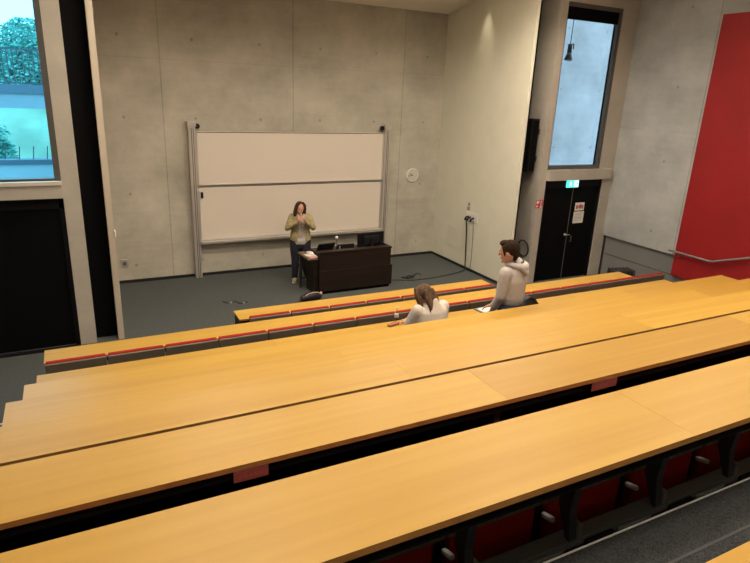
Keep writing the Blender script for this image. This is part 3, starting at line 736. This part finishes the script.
# ------------------------------------------------------------------ people
def hand(bm, wrist, palm_dir, palm_nrm, curl=.5, mirror=1, s=1.0):
    """palm plus five fingers; palm_dir: wrist to knuckles, palm_nrm: out of the palm side"""
    d = Vector(palm_dir).normalized(); n = Vector(palm_nrm); n = (n-d*n.dot(d)).normalized(); sd = d.cross(n)*mirror
    w0 = Vector(wrist)
    tube(bm, [w0-d*.02, w0+d*.02*s, w0+d*.085*s], [(.022*s, .017*s), (.030*s, .015*s), (.038*s, .013*s)], 10, side=sd)
    for i, (off, L) in enumerate(((-.029, .068), (-.010, .078), (.010, .072), (.028, .056))):
        p = w0+d*.085*s+sd*off*s; a = curl*.5; pts = [p-d*.02*s, p]
        for q in range(3):
            dd = d*math.cos(a)+n*math.sin(a); p = p+dd*L*s*(.45, .32, .23)[q]; pts.append(p); a += curl
        tube(bm, pts, [.0095*s, .0092*s, .0085*s, .008*s, .007*s], 8)
    p = w0+d*.025*s-sd*.028*s; q = p-sd*.022*s+d*.028*s+n*.012*s
    tube(bm, [w0+d*.015*s, p, q, q+d*.030*s+n*.008*s], [.012*s, .012*s, .010*s, .008*s], 8)
def face(root, c, s, M, skin_bm):
    """nose, brow and ears go into the body mesh; eyes and lips are parts; M turns the head"""
    T = lambda x, y, z: Vector(c)+M.to_3x3() @ (Vector((x, y, z))*s)
    ball(skin_bm, c, (.074*s, .092*s, .108*s), 20, 14, M)
    ball(skin_bm, T(0, -.022, -.055), (.056*s, .066*s, .066*s), 16, 10, M)      # jaw
    tube(skin_bm, [T(0, -.090, .012), T(0, -.104, -.018), T(0, -.108, -.028)], [.009*s, .012*s, .013*s], 8)
    ball(skin_bm, T(0, -.080, -.105), (.020*s, .016*s, .014*s), 10, 8, M)         # chin
    for sx in (-1, 1):
        ball(skin_bm, T(.075*sx, .008, -.012), (.010*s, .022*s, .032*s), 10, 8, M)
        ball(skin_bm, T(.032*sx, -.082, .026), (.022*s, .012*s, .007*s), 8, 6, M)
    for sx in (-1, 1):
        b = bmesh.new(); ball(b, T(.031*sx, -.079, .006), (.0145*s, .0105*s, .0085*s), 12, 8, M)
        e = obj('eye', b, M_eye, root, smooth=True)
        b = bmesh.new(); ball(b, T(.031*sx, -.088, .006), (.0065*s, .0035*s, .0065*s), 10, 6, M); obj('iris', b, M_iris, e, smooth=True)
    b = bmesh.new(); tube(b, [T(-.024, -.083, -.062), T(0, -.092, -.063), T(.024, -.083, -.062)], [(.006*s, .005*s), (.009*s, .006*s), (.006*s, .005*s)], 8); obj('lips', b, M_lips, root, smooth=True)

# ---- teacher: on stage, hands raised to her collar, facing the audience
def teacher():
    t = thing('person', 'woman in olive jacket and dark jeans on stage, hands raised at her collar', 'person', (3.905, 10.70, 0), math.radians(-16))
    hc = (-.015, -.045, 1.505); HM = Matrix.Rotation(math.radians(-4), 4, 'X') @ Matrix.Rotation(math.radians(6), 4, 'Y') @ Matrix.Rotation(math.radians(16), 4, 'Z')
    S = {-1: ((-.165, 0, 1.325), (-.255, -.08, 1.11), (-.065, -.225, 1.265)), 1: ((.165, 0, 1.325), (.245, -.09, 1.12), (.085, -.225, 1.275))}
    b = bmesh.new()
    face(t, hc, 1.0, HM, b)
    tube(b, [(0, .015, 1.33), (-.005, -.005, 1.43), (-.012, -.02, 1.47)], [.060, .052, .052], 14)
    tube(b, [(0, .0, .84), (0, .0, .95), (0, .0, 1.08), (0, .0, 1.22), (0, .005, 1.32), (0, .01, 1.37)], [(.165, .115), (.160, .11), (.138, .10), (.155, .11), (.165, .09), (.09, .06)], 18, side=(1, 0, 0))
    for s in (-1, 1):
        sh, el, wr = S[s]
        tube(b, [sh, Vector(sh).lerp(Vector(el), .5), el], [.050, .045, .038], 10)
        tube(b, [el, Vector(el).lerp(Vector(wr), .5), wr], [.038, .034, .024], 10)
        d = Vector(wr)-Vector(el)
        hand(b, wr, (d.x*.6, d.y, d.z*.6+.10), (-s*.75, .35, .1), .75, s)
        hx = .095*s; fx = .115*s if s < 0 else .15
        tube(b, [(hx, 0, .88), (hx*1.08, -.005, .66), (hx*1.08, 0, .47), (hx*1.1, .015, .28), (fx, .025, .09)], [.090, .080, .056, .052, .036], 12)
        tube(b, [(fx, .03, .05), (fx+s*.01, -.08, .035)], [.036, .032], 10)
    solid('body', b, M_skin, t, .0075, 4)
    # inner blouse with scarf
    b = bmesh.new()
    tube(b, [(0, -.004, .80), (0, -.004, .95), (0, -.004, 1.08), (0, -.008, 1.22), (0, 0, 1.32), (0, .005, 1.38)], [(.182, .128), (.178, .125), (.156, .118), (.172, .126), (.178, .104), (.075, .062)], 20, side=(1, 0, 0))
    o = solid('blouse', b, mat('printed_blouse', (.34, .28, .235), rough=.8, var=.5, scale=45), t, .012, 4)
    b = bmesh.new(); tube(b, [(0, -.004, .845), (0, -.004, .89)], [(.187, .137), (.186, .134)], 20, side=(1, 0, 0)); solid('shirt_hem', b, mat('white_cotton', (.42, .41, .40), rough=.8), t, .012, 3)
    b = bmesh.new(); tube(b, [(-.06, -.07, 1.385), (-.035, -.125, 1.28), (-.02, -.142, 1.12), (-.03, -.142, .98)], [.018, .022, .022, .018], 10); tube(b, [(.06, -.07, 1.385), (.03, -.12, 1.28), (.01, -.142, 1.20)], [.018, .022, .02], 10)
    solid('scarf', b, mat('pale_scarf', (.42, .33, .29), rough=.85, var=.35, scale=60), t, .009, 3)
    # jacket, open in front
    b = bmesh.new()
    tube(b, [(0, .0, .875), (0, .0, .95), (0, .0, 1.08), (0, .0, 1.22), (0, .005, 1.33), (0, .012, 1.395)], [(.208, .148), (.200, .142), (.182, .135), (.196, .142), (.192, .112), (.085, .078)], 22, side=(1, 0, 0))
    for s in (-1, 1):
        sh, el, wr = map(Vector, S[s])
        tube(b, [sh, sh.lerp(el, .5), el], [.066, .062, .056], 12); tube(b, [el, el.lerp(wr, .45), el.lerp(wr, .80)], [.056, .050, .042], 12)
    keep = lambda c: not (c.y < -.05 and abs(c.x-.01) < (.075 if c.z < 1.2 else .055) and c.z < 1.42 and abs(c.y) < .175)
    solid('jacket', b, mat('olive_jacket', (.31, .26, .125), rough=.7, var=.3, scale=14), t, .012, 4, keep=keep)
    b = bmesh.new()
    tube(b, [(0, 0, .78), (0, 0, .90)], [(.182, .132), (.172, .12)], 18, side=(1, 0, 0))
    for s in (-1, 1):
        hx = .095*s; fx = .115*s if s < 0 else .15
        tube(b, [(hx, 0, .86), (hx*1.08, -.005, .66), (hx*1.08, 0, .47), (hx*1.1, .012, .28), (fx, .02, .09)], [.112, .104, .080, .072, .058], 14)
    solid('jeans', b, mat('dark_jeans', (.010, .012, .022), rough=.8, var=.3, scale=30), t, .012, 4)
    for s in (-1, 1):
        fx = .115*s if s < 0 else .15
        b = bmesh.new(); tube(b, [(fx, .045, .048), (fx, -.02, .045), (fx+s*.012, -.12, .034)], [(.046, .048), (.047, .045), (.045, .034)], 12, side=(1, 0, 0))
        o = solid('shoe', b, mat('beige_suede', (.42, .35, .25), rough=.8), t, .009, 3, )
        b = bmesh.new(); tube(b, [(fx, .055, .010), (fx+s*.012, -.135, .010)], [(.045, .010)]*2, 12, side=(1, 0, 0)); obj('sole', b, M_white, o, smooth=True)
    # shoulder length hair, parted
    b = bmesh.new()
    T = lambda x, y, z: Vector(hc)+HM.to_3x3() @ Vector((x, y, z))
    ball(b, T(0, .022, .022), (.088, .092, .106), 20, 14, HM)
    for s in (-1, 1):
        tube(b, [T(.03*s, -.045, .105), T(.074*s, -.045, .06), T(.086*s, -.028, -.02), T(.090*s, -.01, -.10), T(.078*s, .0, -.165)], [(.022, .03), (.020, .036), (.022, .044), (.024, .044), (.014, .03)], 10)
    tube(b, [T(0, .06, .02), T(0, .075, -.08), T(0, .065, -.165)], [(.085, .05), (.088, .045), (.07, .03)], 14, side=(1, 0, 0))
    keep = None
    solid('hair', b, mat('auburn_hair', (.045, .020, .012), rough=.6, spec=.2, var=.5, scale=40), t, .008, 4)
teacher()

# ---- man: standing at the third bench, seen from behind, head turned, hand on the desk
def man():
    t = thing('person', 'man in pale grey hoodie standing at the bench, hand on the desk', 'person', (4.565, 5.17, FL[3]), PI+math.radians(24))
    k = 1.85/1.66
    hc = (.095, -.05, 1.70); HM = Matrix.Rotation(math.radians(10), 4, 'Z') @ Matrix.Rotation(math.radians(12), 4, 'X')
    # local facing -y; his own left is +x
    S = {1: ((.205, 0, 1.475), (.30, -.03, 1.165), (.04, -.46, .815)), -1: ((-.205, 0, 1.475), (-.285, -.12, 1.18), (-.13, -.40, .86))}
    S = {1: ((.195, -.01, 1.465), (.215, -.03, 1.185), (.14, -.17, .935)), -1: ((-.195, -.01, 1.465), (-.22, -.10, 1.185), (-.12, -.29, .93))}
    b = bmesh.new()
    face(t, hc, 1.12, HM, b)
    tube(b, [(0, .02, 1.48), (.03, -.01, 1.58), (.075, -.03, 1.64)], [.070, .062, .060], 14)
    tube(b, [(0, 0, .92), (0, 0, 1.05), (0, 0, 1.20), (0, 0, 1.36), (0, .01, 1.47), (0, .02, 1.53)], [(.17, .115), (.165, .11), (.165, .11), (.19, .12), (.18, .09), (.09, .06)], 18, side=(1, 0, 0))
    for s in (-1, 1):
        sh, el, wr = map(Vector, S[s])
        tube(b, [sh, sh.lerp(el, .5), el], [.060, .054, .044], 10); tube(b, [el, el.lerp(wr, .4), wr], [.044, .042, .027], 10)
        hand(b, wr, (-.05, -.15, -.10) if s > 0 else (.03, -.16, -.10), (0, .2, -1), .28, -s, 1.08)
        hx = .10*s
        tube(b, [(hx, 0, .97), (hx*1.1, -.01, .74), (hx*1.1, 0, .52), (hx*1.1, .015, .31), (hx*1.2, .02, .09)], [.10, .088, .062, .058, .042], 12)
        tube(b, [(hx*1.2, .03, .05), (hx*1.3, -.10, .04)], [.042, .038], 10)
    solid('body', b, M_skin, t, .0085, 4)
    b = bmesh.new()
    tube(b, [(0, 0, 1.115), (0, 0, 1.14), (0, 0, 1.17), (0, .0, 1.22), (0, .0, 1.36), (0, .012, 1.47), (.01, .02, 1.55)], [(.175, .138), (.188, .148), (.186, .146), (.193, .146), (.205, .150), (.185, .115), (.095, .085)], 22, side=(1, 0, 0))
    for s in (-1, 1):
        sh, el, wr = map(Vector, S[s])
        tube(b, [sh, sh.lerp(el, .5), el], [.082, .074, .066], 12); tube(b, [el, el.lerp(wr, .35), el.lerp(wr, .62)], [.066, .058, .056], 12)
    hood = mat('grey_marl_hoodie', (.47, .42, .40), rough=.85, var=.10, scale=60)
    o = solid('hoodie', b, hood, t, .012, 5)
    b = bmesh.new()
    tube(b, [(-.11, -.06, 1.555), (-.115, .03, 1.555), (-.07, .105, 1.535), (.0, .13, 1.525), (.07, .105, 1.535), (.115, .03, 1.555), (.10, -.07, 1.555)], [.024, .034, .042, .050, .042, .034, .024], 10)
    tube(b, [(-.06, .12, 1.52), (0, .15, 1.46), (.06, .12, 1.52)], [.03, .042, .03], 10)
    solid('hood', b, hood, o, .010, 3)
    b = bmesh.new(); tube(b, [(-.10, .03, 1.59), (-.05, .085, 1.585), (.02, .095, 1.58), (.09, .04, 1.59)], .008, 6); obj('hood_lining', b, mat('navy_lining', (.03, .035, .06), rough=.8), o, smooth=True)
    b = bmesh.new(); tube(b, [(0, 0, 1.095), (0, 0, 1.125)], [(.180, .142), (.184, .146)], 22, side=(1, 0, 0)); solid('hem_band', b, mat('hoodie_rib', (.40, .36, .34), rough=.9), o, .012, 2)
    b = bmesh.new()
    tube(b, [(0, 0, .84), (0, 0, 1.15)], [(.180, .138), (.170, .132)], 18, side=(1, 0, 0))
    for s in (-1, 1):
        hx = .10*s
        tube(b, [(hx, 0, .95), (hx*1.1, -.01, .74), (hx*1.1, 0, .52), (hx*1.1, .015, .31), (hx*1.2, .02, .07)], [.112, .100, .076, .072, .062], 14)
    solid('jeans', b, mat('blue_jeans', (.050, .070, .115), rough=.8, var=.25, scale=40), t, .012, 4)
    for s in (-1, 1):
        fx = .12*s; b = bmesh.new(); tube(b, [(fx, .055, .045), (fx, -.03, .045), (fx+s*.012, -.15, .036)], [(.05, .05), (.05, .047), (.048, .036)], 12, side=(1, 0, 0)); solid('shoe', b, M_darkmetal, t, .010, 3)
    b = bmesh.new(); T = lambda x, y, z: Vector(hc)+HM.to_3x3() @ (Vector((x, y, z))*1.15)
    ball(b, T(0, .022, .030), (.094, .106, .108), 20, 14, HM)
    ball(b, T(0, -.035, .092), (.066, .058, .036), 14, 10, HM)
    tube(b, [T(0, .07, .02), T(0, .072, -.05), T(0, .055, -.085)], [(.072, .035), (.066, .030), (.05, .02)], 14, side=HM.to_3x3() @ Vector((1, 0, 0)))
    for s in (-1, 1): tube(b, [T(.07*s, -.03, .06), T(.076*s, -.022, .0), T(.074*s, -.022, -.025)], [(.018, .022), (.012, .018), (.008, .012)], 8)
    solid('hair', b, mat('short_brown_hair', (.026, .014, .008), rough=.8, spec=.1, var=.4, scale=60), t, .008, 3)
man()

# ---- woman: seated at the third bench, seen from behind
def woman():
    t = thing('person', 'seated woman with long streaked hair and white top, seen from behind', 'person', (3.405, 5.14, FL[3]), PI+math.radians(6)); t.scale = (1.06, 1.06, 1.06)
    hc = (.05, -.075, 1.225); HM = Matrix.Rotation(math.radians(14), 4, 'Z') @ Matrix.Rotation(math.radians(24), 4, 'X')
    S = {1: ((.165, 0, 1.08), (.215, -.12, .82), (.03, -.34, .80)), -1: ((-.165, 0, 1.08), (-.25, -.10, .82), (-.10, -.36, .80))}
    b = bmesh.new(); face(t, hc, .94, HM, b)
    tube(b, [(0, .02, 1.08), (.02, -.02, 1.14), (.035, -.05, 1.18)], [.060, .052, .052], 14)
    tube(b, [(0, .02, .50), (0, .02, .64), (0, .02, .80), (0, .02, .95), (0, .02, 1.05), (0, .02, 1.10)], [(.165, .12), (.15, .11), (.14, .10), (.16, .11), (.16, .085), (.08, .06)], 18, side=(1, 0, 0))
    for s in (-1, 1):
        sh, el, wr = map(Vector, S[s])
        tube(b, [sh, sh.lerp(el, .5), el], [.050, .045, .038], 10); tube(b, [el, el.lerp(wr, .4), wr], [.038, .034, .024], 10)
        hand(b, wr, (-.10*s, -.30, 0), (0, 0, -1), .3, -s)
        tube(b, [(.09*s, 0, .52), (.10*s, -.22, .53), (.10*s, -.42, .50), (.10*s, -.44, .28), (.10*s, -.42, .08)], [.09, .08, .06, .052, .038], 12)
        tube(b, [(.10*s, -.41, .045), (.11*s, -.52, .035)], [.036, .032], 10)
    solid('body', b, M_skin, t, .008, 4)
    b = bmesh.new()
    tube(b, [(0, .02, .54), (0, .02, .64), (0, .02, .80), (0, .02, .95), (0, .02, 1.07), (0, .015, 1.15)], [(.19, .145), (.182, .14), (.180, .134), (.200, .14), (.196, .11), (.080, .07)], 22, side=(1, 0, 0))
    for s in (-1, 1):
        sh, el, wr = map(Vector, S[s])
        tube(b, [sh, sh.lerp(el, .5), el], [.072, .066, .060], 12); tube(b, [el, el.lerp(wr, .35), el.lerp(wr, .7)], [.060, .05, .042], 12)
    o = solid('top', b, mat('white_knit_top', (.60, .53, .47), rough=.85, var=.08, scale=40), t, .012, 5)
    b = bmesh.new()
    tube(b, [(0, .02, .47), (0, .02, .60)], [(.178, .13), (.172, .125)], 18, side=(1, 0, 0))
    for s in (-1, 1):
        tube(b, [(.09*s, 0, .52), (.10*s, -.22, .53), (.10*s, -.42, .50), (.10*s, -.44, .28), (.10*s, -.42, .09)], [.10, .092, .074, .064, .055], 12)
    solid('trousers', b, M_darkmetal, t, .012, 4)
    for s in (-1, 1):
        b = bmesh.new(); tube(b, [(.10*s, -.39, .042), (.105*s, -.46, .042), (.112*s, -.55, .032)], [(.042, .044), (.043, .042), (.042, .032)], 12, side=(1, 0, 0)); solid('shoe', b, M_blackgloss, t, .010, 3)
    T = lambda x, y, z: Vector(hc)+HM.to_3x3() @ (Vector((x, y, z))*.93)
    b = bmesh.new()
    ball(b, T(0, .022, .020), (.079, .088, .096), 20, 14, HM)
    tube(b, [T(0, .05, .02), T(0, .080, -.06), T(0, .075, -.12)], [(.078, .052), (.077, .042), (.066, .026)], 16, side=HM.to_3x3() @ Vector((1, 0, 0)))
    rr = random.Random(3)
    for i in range(13):
        x = -.088+.0147*i; L = rr.uniform(.15, .235)
        tube(b, [T(x*.7, .098, .03), T(x*.95, .108, -.07), T(x*1.0, .108, -.12), T(x*1.1+rr.uniform(-.02, .02), .108, -L)], [.014, .016, .014, .006], 8)
    for s in (-1, 1):
        tube(b, [T(.06*s, -.04, .08), T(.088*s, -.03, 0), T(.094*s, .0, -.10), T(.088*s, .02, -.20)], [(.018, .03), (.020, .042), (.022, .045), (.012, .025)], 10)
    hm = wood('streaked_hair', (.17, .095, .05, 1), (.022, .012, .007, 1), rough=.7, along='Z')
    for n_ in hm.node_tree.nodes:
        if n_.type == 'MAPPING': n_.inputs['Scale'].default_value = (38, 38, 3.0)
    solid('hair', b, hm, t, .0075, 2)
woman()
# the seat the woman sits on
dup(seat0, (3.45, 4.83, FL[3]-.02), label='folding seat carrying the seated woman at the third bench')
